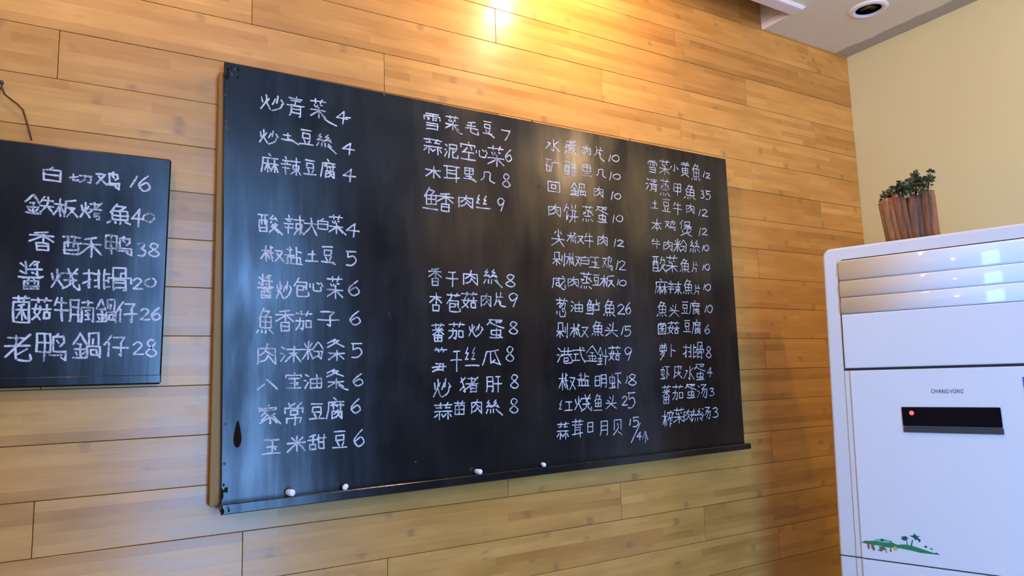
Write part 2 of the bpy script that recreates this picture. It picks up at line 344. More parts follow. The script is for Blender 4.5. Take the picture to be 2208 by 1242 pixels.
# ------------------------------------------------------------------ handwriting
G = {
'木':'0393 5059 5308 5398', '土':'2373 5059 0999', '火':'1225 8264 ~505409 5599', '少':'5044 3215 7294 ~846719', '小':'505948 2316 7396',
'豆':'1080 2272752522 3648 7668 0999', '肉':'1219 12828978 ~504325 4375 ~554728 5578', '魚':'4014 317153 2383872723 2585 5357 1809 3839 5859 7899',
'鱼':'4014 317153 2383872723 2585 5357 0999', '艹':'0595 3039 7069', '丷':'2034 7054 0898', '口':'0090990900', '日':'0090990900 0494', '目':'0090990900 0393 0696',
'白':'5032 1282891912 1585', '田':'0090990900 0494 4049', '月':'~101609 10808979 1383 1686', '里':'1080851510 1282 5059 2777 0999',
'几':'~202508 ~2060678999', '又':'018109 2399', '鸟':'5031 2126 21818364 4253 26969968 0777', '甲':'0090960600 0393 5059', '反':'1180 ~111509 247429 3499',
'金':'5004 5094 3464 1686 5459 2738 8768 0999', '失':'3013 2282 0595 ~505409 5599', '酉':'0090 1383891913 3035 6065 1787', '禾':'7021 0393 5159 5308 5398',
'丬':'6069 1264 0759', '寽':'4013 407043 0595 6069 6958 2738', '尧':'0282 ~305375 8044 1585 ~454709 ~65679997', '扌':'0282 505948 0765',
'非':'3039 6069 0232 0535 0838 6292 6595 6898', '骨':'2024 207074 5272 5254 0406 049496 2529 25757969 2676 2878', '女':'402579 ~716509 0393', '古':'0393 5055 2575792925',
'牛':'2003 1282 0595 5059', '南':'1181 5053 1319 13838978 3445 6454 3666 3868 5558', '咼':'2024 207074 4244 1519 15858978 3666683836', '亻':'7004 4349',
'子':'107053 535948 0595', '考':'1171 4044 0494 9006 4686 ~4648778969', '老':'1171 4044 0494 9008 8547 ~4548599997', '辛':'4051 1282 3243 6353 0494 1686 4549', '束':'0292 2474762624 5059 5609 5699',
'幺':'5023631786 6798', '广':'4051 1292 ~121509', '寸':'0393 707958 2536', '夋':'402272 6183 3324 6485 457519 3699', '大':'0393 ~505409 5399',
'叔':'2024 2141 0444 2449 1607 3647', '卜':'2029 2485', '皿':'1118 118188 3138 6168 0898', '包':'3004 22828674 2464662624 ~2428399997',
'心':'1316 ~3338497976 5263 7285', '力':'02827958 ~404509', '氵':'2071 0444 1975', '末':'0292 2474 5059 5409 5499', '米':'2143 8163 0494 5059 5409 5499',
'分':'4004 5094 15857958 ~455709', '夂':'4003 316106 3296', '八':'3509 4299', '宀':'5052 0409 049498', '玉':'1181 2575 5159 0999 6677', '由':'0393990903 5059 0696',
'豕':'1080 4014 ~32546959 4317 5509 8264 6599', '巾':'0207 029287 5059', '舌':'7021 0393 5056 2676792926', '甘':'0292 2029 7079 2575 2979',
'雨':'1080 0307 039397 5058 2535 6575 2737 6777', '彐':'00909909 0494', '毛':'7021 1373 0595 ~4146489997', '示':'2070 0393 5359 3507 7597',
'尼':'10808313 ~101509 7446 4448499997', '工':'1181 5159 0999', '耳':'0090 2027 7079 2272 2474 0796', '纟':'4014440848', '干':'2070 0494 5059',
'番':'7021 2334', '疋':'108073 5053 5272 2105 2398', '虫':'1282861612 5059 0989 7799', '竹':'2013 2242 3144 6053 6292 7274', '尹':'247478 0696 2878 ~544709',
'瓜':'8021 ~211609 4148 4866 5799 6199', '犭':'7013 ~20456948 5508', '者':'1171 4044 0494 9007 4585 3549 35858939 3787', '水':'505948 133308 8154 5499',
'灬':'1009 3039 5059 7098', '片':'~202609 6063 2383 266669', '石':'0090 4005 2575792925', '昔':'0292 0494 3034 6064 26767929 2629 2777', '并':'2032 7062 1383 0696 ~333709 6369',
'饣':'4004 327263 4449 4976', '丞':'3262 6253 5357 1434 3416 8363 6396 2777', '朵':'2024 20707485 0595 4549 4508 4588', '刂':'2226 707958', '咸':'~121609 1292 ~5155799996 9358 7081 3353 3555573735',
'匆':'3003 22827958 4226 6237', '卢':'5053 5292 1383861613 ~131609', '头':'3142 1334 0595 ~605509 5699', '巷':'0292 3034 6064 0494 3405 6496 366668 3868 ~36399997',
'式':'0292 ~50659998 7081 1444 2428 0858', '十':'0494 5059', '下':'0090 4049 4486', '贝':'1016 108086 ~425509 5799', '个':'5006 5097 5359',
'夕':'4004 327209 3465', '皮':'~111609 118173 5055 257518 4599', '昜':'107023 23837958 4316 6338', '乍':'3004 2282 4249 4474 4777', '刀':'01918968 ~414509',
'七':'0573 30387877', '付':'3003 2329 0494 7079 4556', '本':'0393 5059 5308 5398 3777', '冖':'0009 009098', '罒':'0090990900 3039 6069',
'0':'~50232759767250', '1':'6049', '2':'~1240725519 1989', '3':'~11507244 ~44866919', '4':'600595 6059', '5':'1080 2024 ~2463865919', '6':'~70331649876426',
'7':'1080 ~806549', '8':'~71402244875917547271', '9':'~8250224582 8259', '/':'9009',
}
K = {   # compounds: component x0 y0 x1 y1 (tenths of the cell)
'炒':'火00 00 42 95 少42 00 99 99', '青':'~s1181 2272 0494 5044|月15 45 85 99', '菜':'艹00 00 99 22 ~s2334 4344 7363|木00 42 99 99', '絲':'幺00 00 48 62 幺48 00 99 62 灬05 70 99 96',
'麻':'广00 00 99 99 木20 32 58 99 木58 32 99 99', '辣':'辛00 00 48 99 束50 00 99 99', '腐':'广00 00 99 99 付25 22 99 55 肉25 55 99 99', '酸':'酉00 02 45 99 夋47 00 99 99',
'椒':'木00 00 38 99 叔32 00 75 99 又62 20 99 99', '盐':'土00 00 52 48 卜55 00 99 50 皿05 52 99 99', '醬':'丬05 00 42 45 寽40 00 95 48 ~s0595|酉15 58 88 99',
'茄':'艹00 00 99 25 力00 38 55 99 口65 52 95 88', '沬':'氵00 05 28 95 末28 00 99 99', '粉':'米00 00 52 99 分48 05 99 95', '条':'夂05 00 95 55 木10 50 95 99', '宝':'宀05 00 95 35 玉12 32 95 99',
'油':'氵00 05 30 95 由35 05 95 95', '家':'宀05 00 95 32 豕08 30 99 99', '常':'~s5022 2032 8062|冖00 22 95 45 口30 34 66 54 巾12 60 88 99', '甜':'舌00 00 55 99 甘52 00 99 95',
'雪':'雨05 00 95 48 彐20 58 82 97', '蒜':'艹00 00 99 22 示00 28 50 99 示50 28 99 99', '泥':'氵00 05 28 95 尼30 00 99 99', '空':'宀05 00 95 32 ~s4325 6274|工05 55 99 99', '丝':'纟00 00 48 72 纟48 00 95 72 ~s0999|',
'香':'禾00 00 99 58 日30 60 75 99', '杏':'木00 00 99 60 口25 66 78 97', '苞':'艹00 00 99 22 包00 25 99 99', '菇':'艹00 00 99 20 女00 28 55 99 古52 30 99 95', '蕃':'艹00 00 99 18 米08 20 92 62 田22 66 80 99',
'蛋':'疋00 00 99 50 虫18 45 88 99', '笋':'竹05 00 95 35 尹00 38 95 99', '猪':'犭00 00 42 99 者35 00 99 99', '肝':'月00 00 45 95 干48 02 99 99', '苗':'艹00 00 99 25 田12 34 92 99',
'煮':'者05 00 95 75 灬00 82 99 99', '矿':'石00 00 42 99 广42 00 99 99', '醋':'酉00 05 45 95 昔46 00 99 99', '回':'口00 00 99 99 口30 32 66 66', '锅':'金00 00 45 99 咼42 00 99 99',
'饼':'饣00 00 40 90 并38 00 99 99', '蒸':'艹05 00 95 18 丞00 15 99 80 灬05 84 99 99', '尖':'小18 00 78 42 大00 38 99 99', '剁':'朵00 00 62 99 刂62 05 95 99', '板':'木00 00 45 99 反42 02 99 99',
'葱':'艹05 00 95 22 匆12 20 90 62 心00 60 99 99', '鲈':'鱼00 00 50 92 卢48 00 99 99', '港':'氵00 05 28 95 巷26 00 99 99', '针':'金00 00 48 92 十45 10 99 99', '明':'日00 10 38 88 月45 00 95 99',
'虾':'虫00 05 48 95 下46 00 99 99', '红':'纟00 00 42 90 工42 08 99 95', '茸':'艹00 00 99 22 耳05 28 95 99', '黄':'艹05 00 95 20 ~s0292|由18 30 85 76 八05 76 95 99', '清':'氵00 05 28 95 青28 00 99 99',
'煲':'亻00 00 32 55 口40 05 80 28 木32 28 95 58 火12 55 99 99', '菌':'艹05 00 95 18 口05 24 95 99 禾20 32 80 90', '萝':'艹05 00 95 18 罒05 24 92 45 夕12 46 88 99',
'汤':'氵00 05 28 95 昜30 00 99 99', '榨':'木00 00 42 99 宀45 00 99 25 ~s6263 8284|乍48 30 99 99', '鸡':'又00 10 45 80 鸟45 00 99 99', '鸭':'甲00 00 46 99 鸟45 00 99 99', '烤':'火00 05 42 95 考42 00 99 99',
'鉄':'金00 00 50 99 失48 05 99 99', '酥':'酉00 05 45 90 禾45 00 99 99', '烧':'火00 05 42 90 尧40 00 99 99', '排':'扌00 00 42 95 非42 00 99 99', '腩':'月00 00 42 99 南42 00 99 99', '仔':'亻00 00 40 99 子35 08 99 99',
'切':'七00 10 50 95 刀48 10 99 99',
}
def strokes_of(ch):
    out = []
    def prim(s, box):
        x0, y0, x1, y1 = box
        for st in s.split():
            cur = st[0] == '~'; st = st.lstrip('~')
            pts = [(x0 + (x1 - x0) * int(st[i]) / 9, y0 + (y1 - y0) * int(st[i + 1]) / 9) for i in range(0, len(st) - 1, 2)]
            out.append((pts, cur))
    def go(c, box):
        if c in K:
            s = K[c]; i = 0
            while i < len(s):
                if s[i] == ' ': i += 1; continue
                if s[i:i + 2] == '~s':
                    j = s.index('|', i); prim(s[i + 2:j], box); i = j + 1; continue
                q = s[i + 1:i + 12].split(); b = [int(v) / 99 for v in q]
                x0, y0, x1, y1 = box; W = x1 - x0; H = y1 - y0
                go(s[i], (x0 + W * b[0], y0 + H * b[1], x0 + W * b[2], y0 + H * b[3])); i += 12
        else: prim(G[c], box)
    go(ch, (0, 0, 1, 1))
    xs = [p[0] for st, c in out for p in st]; ys = [p[1] for st, c in out for p in st]
    a, b, c, d = min(xs), max(xs), min(ys), max(ys)
    if b - a < 0.05: return [([(0.5, (y - c) / (d - c)) for x, y in st], cu) for st, cu in out]
    return [([((x - a) / (b - a), (y - c) / (d - c)) for x, y in st], cu) for st, cu in out]
def catmull(P, n=5):
    if len(P) < 3: return P
    Q = [P[0]] + P + [P[-1]]; out = []
    if P[0] == P[-1]: Q = [P[-2]] + P + [P[1]]
    for i in range(1, len(Q) - 2):
        p0, p1, p2, p3 = Q[i - 1:i + 3]
        for k in range(n):
            t = k / n
            out.append(tuple(0.5 * (2 * p1[a] + (p2[a] - p0[a]) * t + (2 * p0[a] - 5 * p1[a] + 4 * p2[a] - p3[a]) * t * t + (3 * p1[a] - p0[a] - 3 * p2[a] + p3[a]) * t ** 3) for a in (0, 1)))
    return out + [P[-1]]
RW = random.Random(3)
def ribbon(V, F, pts, w, y):
    """flat chalk stroke through (X,Z) points, rounded ends"""
    y -= 0.00002 * RW.random()
    if len(pts) < 2: return
    D = []
    for i in range(len(pts)):
        a = pts[max(i - 1, 0)]; b = pts[min(i + 1, len(pts) - 1)]; dx, dz = b[0] - a[0], b[1] - a[1]; l = math.hypot(dx, dz) or 1; D.append((dx / l, dz / l))
    k = len(V); h = w / 2
    ws = [h * (0.72 + 0.45 * RW.random()) for _ in pts]
    for (x, z), (dx, dz), q in zip(pts, D, ws): V.append((x - dz * q, y, z + dx * q)); V.append((x + dz * q, y, z - dx * q))
    for i in range(len(pts) - 1): a = k + 2 * i; F.append((a, a + 1, a + 3, a + 2))
    for e, sgn, idx in ((0, -1, 0), (len(pts) - 1, 1, 2 * (len(pts) - 1))):
        x, z = pts[e]; dx, dz = D[e]; q = ws[e]; t = len(V); V.append((x + sgn * dx * q * 0.8 - dz * q * 0.5, y, z + sgn * dz * q * 0.8 + dx * q * 0.5)); V.append((x + sgn * dx * q * 0.8 + dz * q * 0.5, y, z + sgn * dz * q * 0.8 - dx * q * 0.5))
        F.append((k + idx, t, t + 1, k + idx + 1) if sgn < 0 else (k + idx, k + idx + 1, t + 1, t))
def split_corners(P):
    segs = []; cur = [P[0]]
    for i in range(1, len(P)):
        cur.append(P[i])
        if i < len(P) - 1:
            a = (P[i][0] - P[i - 1][0], P[i][1] - P[i - 1][1]); b = (P[i + 1][0] - P[i][0], P[i + 1][1] - P[i][1])
            c = (a[0] * b[0] + a[1] * b[1]) / ((math.hypot(*a) * math.hypot(*b)) or 1)
            if c < 0.6: segs.append(cur); cur = [P[i]]
    segs.append(cur); return segs
def draw_px(V, F, pts, cur, mapf, w, y):
    Q = [mapf(*p) for p in (catmull(pts) if cur else pts)]
    for s in split_corners(Q):
        if not cur:     # subdivide straight strokes a little, with a slight bow
            R = []
            for a, b in zip(s, s[1:]):
                l = math.hypot(b[0] - a[0], b[1] - a[1]); n = max(2, min(5, int(l / 0.008))); bow = (RW.random() - 0.5) * 0.07
                for i in range(n): t = i / n; q = bow * 4 * t * (1 - t); R.append((a[0] + (b[0] - a[0]) * t - (b[1] - a[1]) * q, a[1] + (b[1] - a[1]) * t + (b[0] - a[0]) * q))
            s = R + [s[-1]]
        ribbon(V, F, s, w, y)
def glyph_px(V, F, ch, box, mapf, w, y, skew=True):
    x0, y0, x1, y1 = box; cx, cy = (x0 + x1) / 2, (y0 + y1) / 2; W, H = x1 - x0, y1 - y0
    sl = (VPY - cy) / (VPX - cx) if skew else 0
    sl = max(-0.45, min(0.45, sl)); Hh = max(H - abs(sl) * W, H * 0.6)
    jit = 0.0 if ch in '0123456789/' else 0.022
    for pts, cur in strokes_of(ch):
        P = []
        for u, v in pts:
            u += RW.uniform(-jit, jit); v += RW.uniform(-jit, jit)
            P.append((x0 + u * W, cy + (v - 0.5) * Hh + sl * (u - 0.5) * W))
        if not cur and P[0] != P[-1] and pts[0] == pts[-1]: P[-1] = P[0]
        draw_px(V, F, P, cur, mapf, w, y)

CR = dict(A=(0, 300, 4.7775), B=(0, 540, 3.88), C=(520, 180, 5.173), D=(520, 440, 4.437), E=(520, 720, 4.437), F=(880, 220, 4.777), G=(880, 560, 6.9), H=(880, 730, 6.538),
          I=(1150, 280, 5.645), J=(1160, 480, 4.778), K=(1170, 730, 5.176), L=(1370, 320, 6.21), M=(1380, 500, 5.178), N=(1390, 730, 6.21))
SMALL = '''A 白 445 280 625 440 切 715 355 940 455 鸡 990 325 1230 520 1 1340 375 1415 505 6 1430 370 1545 545
A 鉄 260 565 560 780 板 560 610 800 810 烤 830 640 1045 830 魚 1105 660 1345 885 4 1355 715 1480 910 0 1480 760 1585 860
A 香 300 950 555 1155 酥 640 995 1045 1220 鸭 1085 990 1350 1200 3 1420 1065 1500 1205 8 1530 1070 1640 1215
B 醬 155 85 360 330 烧 425 150 660 330 排 695 155 915 325 骨 905 145 1095 340 2 1115 230 1195 325 0 1215 230 1300 310
B 菌 110 375 245 605 菇 265 395 430 580 牛 455 390 570 590 腩 580 415 780 600 锅 805 410 970 600 仔 975 430 1150 605 2 1175 485 1255 580 6 1265 480 1340 585
B 老 40 705 250 920 鸭 305 695 550 925 锅 610 690 840 900 仔 870 710 1070 885 2 1115 765 1200 870 8 1220 745 1310 890'''
BIG = '''C 炒 215 110 480 330 青 510 130 705 385 菜 775 160 940 400 t 900,350,960,420,1065,475 4 1060 300 1190 465 t 1165,380,1215,385
C 炒 200 505 415 690 土 445 545 580 640 t 530,620,580,645,640,685 豆 650 510 800 695 絲 845 555 1010 720 t 965,700,1060,785 4 1130 655 1265 805
C 麻 220 770 410 1005 辣 445 810 665 1030 豆 700 850 835 1025 腐 885 835 1050 1065 4 1135 945 1275 1105
D 酸 165 95 360 275 t 300,200,340,240,395,295 辣 410 100 600 300 大 600 130 725 305 白 730 135 830 245 菜 840 100 970 290 t 925,215,1000,295 4 1005 180 1130 320
D 椒 190 395 405 555 盐 415 405 585 580 土 615 445 735 550 豆 765 405 890 560 t 840,550,900,580 5 1005 450 1100 590
D 醬 160 675 305 900 炒 335 740 485 915 包 505 705 640 885 心 655 750 780 835 菜 820 690 970 905 6 1025 730 1130 880
D 魚 145 995 305 1235 香 330 1020 500 1215 茄 520 1020 675 1205 子 735 1030 940 1170 6 1040 1020 1140 1160
E 肉 155 95 330 290 沬 370 115 570 270 粉 580 70 790 245 条 825 50 985 255 5 1055 90 1155 225
E 八 160 435 350 535 宝 425 365 575 520 油 600 385 770 520 条 820 340 980 520 t 930,490,975,520,1020,535 6 1070 378 1165 500
E 家 170 675 340 860 t 310,790,375,858 常 415 655 590 875 豆 650 665 795 815 腐 815 605 980 815 6 1050 620 1140 760
E 玉 200 1005 375 1155 米 440 970 610 1130 甜 635 960 810 1110 豆 875 930 1010 1090 6 1080 910 1175 1080
F 雪 160 110 330 295 菜 385 130 520 300 t 480,255,510,310,555,330 毛 590 195 720 340 豆 765 195 865 335 t 825,320,885,368 7 960 285 1050 405
F 蒜 160 360 345 550 泥 370 425 515 585 空 540 400 695 605 心 700 485 815 575 菜 820 440 985 675 6 1000 485 1065 620
F 木 180 650 330 795 耳 365 655 530 840 里 570 675 680 800 t 640,785,700,822 几 750 715 890 835 8 970 735 1050 885
F 鱼 150 875 305 1110 香 290 930 465 1135 肉 520 950 665 1100 丝 700 955 850 1105 9 920 985 990 1130
G 香 300 125 495 385 干 560 180 740 405 肉 825 160 1030 380 絲 1125 135 1330 360 t 1315,300,1345,360,1395,410 8 1450 215 1590 410
G 杏 320 495 495 765 苞 575 490 770 775 菇 795 480 1025 725 肉 1085 500 1230 700 片 1275 485 1410 690 t 1350,600,1375,680,1450,700 9 1500 495 1630 705
G 蕃 345 945 540 1215 茄 605 930 830 1180 炒 900 955 1115 1145 蛋 1165 895 1425 1165 8 1500 920 1630 1110
H 笋 340 130 540 475 干 600 180 760 460 丝 800 120 1000 385 瓜 1045 160 1305 375 8 1375 110 1490 325
H 炒 355 565 600 830 猪 725 540 985 760 肝 1100 530 1320 760 8 1440 505 1555 705
H 蒜 370 900 615 1150 苗 645 875 800 1075 肉 890 855 1035 1060 絲 1100 860 1280 1055 t 1260,1020,1330,1080 8 1430 840 1550 1055
I 水 150 105 320 270 煮 380 120 520 305 肉 585 185 695 310 片 740 200 840 330 t 800,270,815,340,865,385 1 915 300 940 390 0 960 300 1040 395
I 矿 145 350 310 520 醋 375 375 525 560 里 585 420 710 570 几 765 475 885 585 1 925 510 950 615 0 970 530 1055 610
I 回 175 620 320 765 锅 450 640 635 815 肉 735 685 850 825 1 945 750 970 855 0 990 770 1060 850
I 肉 185 900 330 1060 饼 375 895 540 1135 蒸 595 915 730 1125 蛋 755 930 910 1135 1 965 1035 985 1135 0 1010 1035 1085 1125
J 尖 140 60 270 250 椒 300 95 470 220 牛 480 105 570 265 肉 615 120 715 240 1 780 165 800 260 2 815 175 885 250
J 剁 150 300 275 450 椒 290 310 440 450 白 440 340 525 430 玉 525 350 635 470 鸡 660 340 765 495 1 800 390 825 485 2 835 390 905 490
J 咸 140 545 280 685 肉 310 555 415 665 蒸 435 505 555 685 豆 560 535 640 650 板 640 535 790 665 1 815 585 830 645 0 840 590 905 655
J 葱 185 775 300 970 油 335 810 460 920 鲈 495 790 635 955 魚 670 790 795 965 2 820 840 895 945 6 900 820 955 945
J 剁 190 1030 305 1190 椒 330 1040 520 1180 魚 550 1010 670 1165 头 690 1030 820 1175 1 855 1070 880 1160 5 890 1065 955 1170
K 港 160 100 325 275 式 335 95 475 265 金 490 80 610 255 针 610 95 730 300 菇 735 85 865 245 9 915 95 995 245
K 椒 180 380 370 575 盐 385 380 520 530 明 585 400 710 545 虾 740 385 880 560 1 925 420 950 500 8 955 395 1045 525
K 红 180 680 335 810 烧 355 625 545 815 鱼 565 615 665 805 头 705 630 825 790 2 885 640 950 745 5 950 600 1030 775
K 蒜 160 925 290 1130 茸 325 895 450 1110 日 500 935 560 1045 月 640 915 725 1080 贝 785 900 890 1080 1 968 895 982 970 5 1006 875 1070 985 / 985 940 1090 1165 4 1050 1040 1110 1140 个 1110 1030 1175 1165
L 雪 165 155 285 330 菜 320 140 455 360 小 465 205 580 320 黄 605 170 720 385 魚 750 195 865 435 1 905 300 930 390 2 940 325 1000 405
L 清 140 390 300 585 蒸 330 400 460 645 甲 510 465 605 640 魚 650 475 800 690 3 870 560 920 670 5 940 565 1005 690
L 土 205 690 305 810 豆 350 675 470 855 牛 505 710 620 895 肉 680 735 790 880 1 845 810 870 905 2 890 810 970 915
L 本 215 935 345 1110 鸡 395 955 535 1100 煲 590 960 755 1185 1 850 1060 875 1175 2 890 1065 965 1165
M 牛 130 75 230 190 肉 265 85 360 215 粉 375 75 525 230 絲 555 90 665 235 1 690 150 710 220 0 715 145 765 215
M 酸 135 270 290 450 菜 290 260 415 460 魚 440 295 550 455 片 575 330 645 450 1 695 370 715 430 0 725 355 775 430
M 麻 165 520 300 695 辣 305 545 460 695 魚 480 530 585 695 片 600 590 670 700 1 705 580 725 650 0 730 580 785 660
M 魚 185 770 300 945 头 325 800 435 950 豆 460 780 545 915 腐 550 760 670 925 1 720 820 745 900 0 750 815 805 905
M 菌 200 1010 290 1145 菇 305 1000 440 1140 豆 485 985 565 1115 腐 580 975 680 1140 6 720 1035 775 1140
N 萝 200 65 295 290 卜 350 75 415 250 排 510 75 690 265 骨 685 50 790 270 8 820 105 890 260
N 虾 210 370 335 550 皮 385 355 505 535 水 525 370 665 550 蛋 660 345 810 555 4 835 385 905 520
N 蕃 230 620 345 870 茄 370 615 515 825 蛋 540 605 690 795 汤 700 615 835 800 3 865 660 930 765
N 榨 235 960 385 1185 菜 385 920 525 1140 肉 525 940 630 1110 絲 630 930 770 1115 汤 755 915 880 1085 3 910 920 985 1055'''
def write(src, parent, ysurf, w):
    def mp(x, y):
        p = onwall(x, y, ysurf); return (p.x, p.z)
    for ln in src.strip().split('\n'):
        tk = ln.split(); ox, oy, sc = CR[tk[0]]; i = 1; V = []; F = []; ww = w * (0.86 if tk[0] in 'IJKLMN' else 1.0)
        while i < len(tk):
            if tk[i] == 't':
                q = [float(v) for v in tk[i + 1].split(',')]; pts = [(ox + q[j] / sc, oy + q[j + 1] / sc) for j in range(0, len(q), 2)]
                draw_px(V, F, pts, len(pts) > 2, mp, ww * 1.1, ysurf - 0.0005); i += 2; continue
            q = [float(v) / sc for v in tk[i + 1:i + 5]]; h = 0.4
            small = (q[2] - q[0]) < 24 and tk[i] not in '0123456789/'
            glyph_px(V, F, tk[i], (ox + q[0] + h, oy + q[1] + h, ox + q[2] - h, oy + q[3] - h), mp, ww * (0.86 if small else 1.0), ysurf - 0.0005); i += 5
        link('chalk_writing', mesh('chalk_writing', V, F), M['chalk'], parent, label='white chalk handwriting', kind='stuff')
def disc(name, px, py, rx, rz, m, parent, ysurf, y=0.0, n=20):
    p = onwall(px, py, ysurf); return link(name, lathe(name, [(1, 0), (0.8, 1)], n), m, parent), p

# ------------------------------------------------------------------ the big blackboard
YF = -0.035
bb = empty('blackboard', (0, 0, 0), label='large blackboard with four columns of chalked dishes on the bamboo wall', category='blackboard')
P = [onwall(484, 133, YF), onwall(1565, 343, YF), onwall(1606, 957, YF), onwall(476.5, 1089, YF)]
link('panel', quadbox('panel', [(p.x, p.z) for p in P], YF, YF + 0.012, 0.0012), M['board'], bb)
x0, x1 = P[0].x, P[1].x; zt, zb = P[0].z, P[3].z
B4 = [('frame_batten', x0 - 0.007, x0 + 0.030, zt - 0.018, zb - 0.003), ('frame_batten', x1 - 0.035, x1 - 0.004, P[1].z - 0.01, P[2].z), ('frame_batten', x0 + 0.031, x1 - 0.036, zt - 0.014, zt - 0.05), ('frame_batten', x0 + 0.031, x1 - 0.036, zb + 0.05, zb + 0.012)]
for nm, a, b, c, d in B4: link(nm, bxmesh(nm, a, b, YF + 0.0125, -0.0002, d, c, 0.001), M['batten'], bb)
TY = -0.058
q0, q1, q2, q3 = onwall(478, 1088.5, TY), onwall(1619, 955.5, TY), onwall(1621, 967.5, TY), onwall(480, 1111, TY)
link('chalk_tray', quadbox('chalk_tray', [(q0.x, q0.z), (q1.x, q1.z), (q2.x, q2.z), (q3.x, q3.z)], TY, YF + 0.014, 0.0015), M['board'], bb)
def knot():
    c = onwall(512, 945, YF); V = [(c.x, YF - 0.0004, c.z)]; n = 24
    for i in range(n):
        a = 2 * math.pi * i / n; s = math.sin(a); r = 0.0075 if s < 0 else 0.0075 * (1 - 0.45 * s); V.append((c.x + math.cos(a) * r, YF - 0.0004, c.z + s * (0.034 if s > 0 else 0.018)))
    return mesh('knot_hole', V, [(0, 1 + (i + 1) % n, 1 + i) for i in range(n)])
link('knot_hole', knot(), M['hole'], bb, label='dark oval knot hole')
for px, py, r in ((488, 262, .0035), (489, 276, .0045), (1147, 262, .0035), (1358, 301, .003), (500, 160, .004), (507, 150, .003), (486, 205, .0025), (486, 915, .003), (484, 1000, .003), (828, 204, .003), (838, 676, .002), (896, 996, .0025)):
    p = onwall(px, py, YF); n = 10
    V = [(p.x + r * math.cos(2 * math.pi * i / n) * random.uniform(.8, 1.1), YF - 0.0006, p.z + r * math.sin(2 * math.pi * i / n) * random.uniform(.8, 1.2)) for i in range(n)]
    link('nail_mark', mesh('nail_mark', V, [tuple(range(n))]), M['nail'], bb)
# chipped upper left corner and lower left edge
def chips():
    V = []; F = []; rr = random.Random(5)
    for px0, py0, px1, py1, n in ((480, 136, 515, 168, 9), (476, 1020, 492, 1080, 9), (478, 1094, 500, 1108, 4)):
        for _ in range(n):
            c = onwall(rr.uniform(px0, px1), rr.uniform(py0, py1), YF if py1 < 1090 else TY); s = rr.uniform(.002, .006); k = len(V); m = 7; yy = (YF if py1 < 1090 else TY) - 0.0005 - 0.00003 * rr.random()
            for i in range(m): a = 2 * math.pi * i / m; V.append((c.x + s * 0.6 * math.cos(a) * rr.uniform(.5, 1.2), yy, c.z + s * math.sin(a) * rr.uniform(.6, 1.6)))
            F.append(tuple(range(k, k + m)))
    return mesh('paint_chips', V, F)
link('paint_chips', chips(), M['ply'], bb, kind='stuff')
# faint old chalk wipe marks
write(BIG, bb, YF, 0.0033)
for n, (px, py, lab) in enumerate(((625, 1069, 'white chalk stub at the left end of the tray, largest and leftmost'), (745, 1056, 'second white chalk stub from the left on the tray under the big board'),
                                   (1031, 1022, 'third white chalk stub from the left on the tray under the big board'), (1171, 1004.5, 'smallest white chalk stub, rightmost on the tray under the big board'))):
    p = onwall(px, py, -0.047); s = (0.0066, 0.0056, 0.0058, 0.0050)[n]
    # rests on the tray top
    V = lathe('chalk_piece', [(0.001, -0.011), (0.8, -0.0105), (1.0, -0.009), (0.97, 0.006), (0.7, 0.0095), (0.002, 0.0105)], 14)
    for v in V.vertices: v.co.x *= s; v.co.y *= s
    for v in V.vertices: v.co = Vector((v.co.x, v.co.z, v.co.y))
    tz = q0.z + (q1.z - q0.z) * (p.x - q0.x) / (q1.x - q0.x)
    o = link('chalk_piece', V, M['chalk_stick'], None, (p.x, -0.047, tz + s), label=lab, category='chalk', group='chalk stubs on the tray')
    o.rotation_euler = (0, 0, math.radians((20, -25, 10, -15)[n]))

# ------------------------------------------------------------------ the small blackboard on the left
Y2 = -0.022
sb = empty('small_blackboard', (-0.151, 0, 1.68), label='small blackboard listing six priced dishes, hung by a brown cord', category='blackboard')
def loc2(me):
    for v in me.vertices: v.co -= Vector((-0.151, 0, 1.68))
    return me
a, b, c, d = onwall(370, 343.5, Y2), onwall(347, 828, Y2), onwall(0, 300, Y2), onwall(0, 809, Y2)
xl = -0.151 * 2 - a.x
e = onwall(347.5, 808, Y2)
link('panel', loc2(quadbox('panel', [(xl, c.z), (a.x, a.z), (b.x, b.z), (xl, b.z)], Y2, -0.002, 0.003)), M['board'], sb)
link('ledge', loc2(quadbox('ledge', [(xl + 0.002, e.z), (e.x - 0.001, e.z), (b.x - 0.001, b.z + 0.002), (xl + 0.002, b.z + 0.002)], Y2 - 0.004, Y2 + 0.002, 0.001)), M['board'], sb)
n0 = onwall(3, 183, -0.012)
for sg in (1, -1):
    src = [(3, 186), (10, 203), (22, 213), (38, 225), (50, 238), (56, 258), (62, 278), (69, 300)]
    pts = []
    for x, y in src:
        p = onwall(x, y, -0.006); pts.append((n0.x + sg * (p.x - n0.x), -0.006 - 0.006 * min(1, (2.0 - p.z) * 6 if p.z < 2 else 0), p.z))
    pts[-1] = (pts[-1][0], -0.012, pts[-1][2] - 0.004)
    me = tube('hanging_cord', pts, 0.0015, 8)
    link('hanging_cord', loc2(me), M['cord'], sb, label='thin brown cord')
def write_local(src, parent, ysurf, w):
    before = set(o.name for o in parent.children); write(src, parent, ysurf, w)
    for o in parent.children:
        if o.name not in before: loc2(o.data)
write_local(SMALL, sb, Y2, 0.0036)
nl = lathe('nail', [(0.0012, 0), (0.0012, 0.012), (0.004, 0.0122), (0.004, 0.0135), (0.001, 0.0142)], 10)
for v in nl.vertices: v.co = Vector((v.co.x, -v.co.z, v.co.y))
link('nail', nl, M['nail'], None, (n0.x, 0.0, n0.z + 0.004), label='small dark nail in the planks at the far left, holding the cord', category='nail')

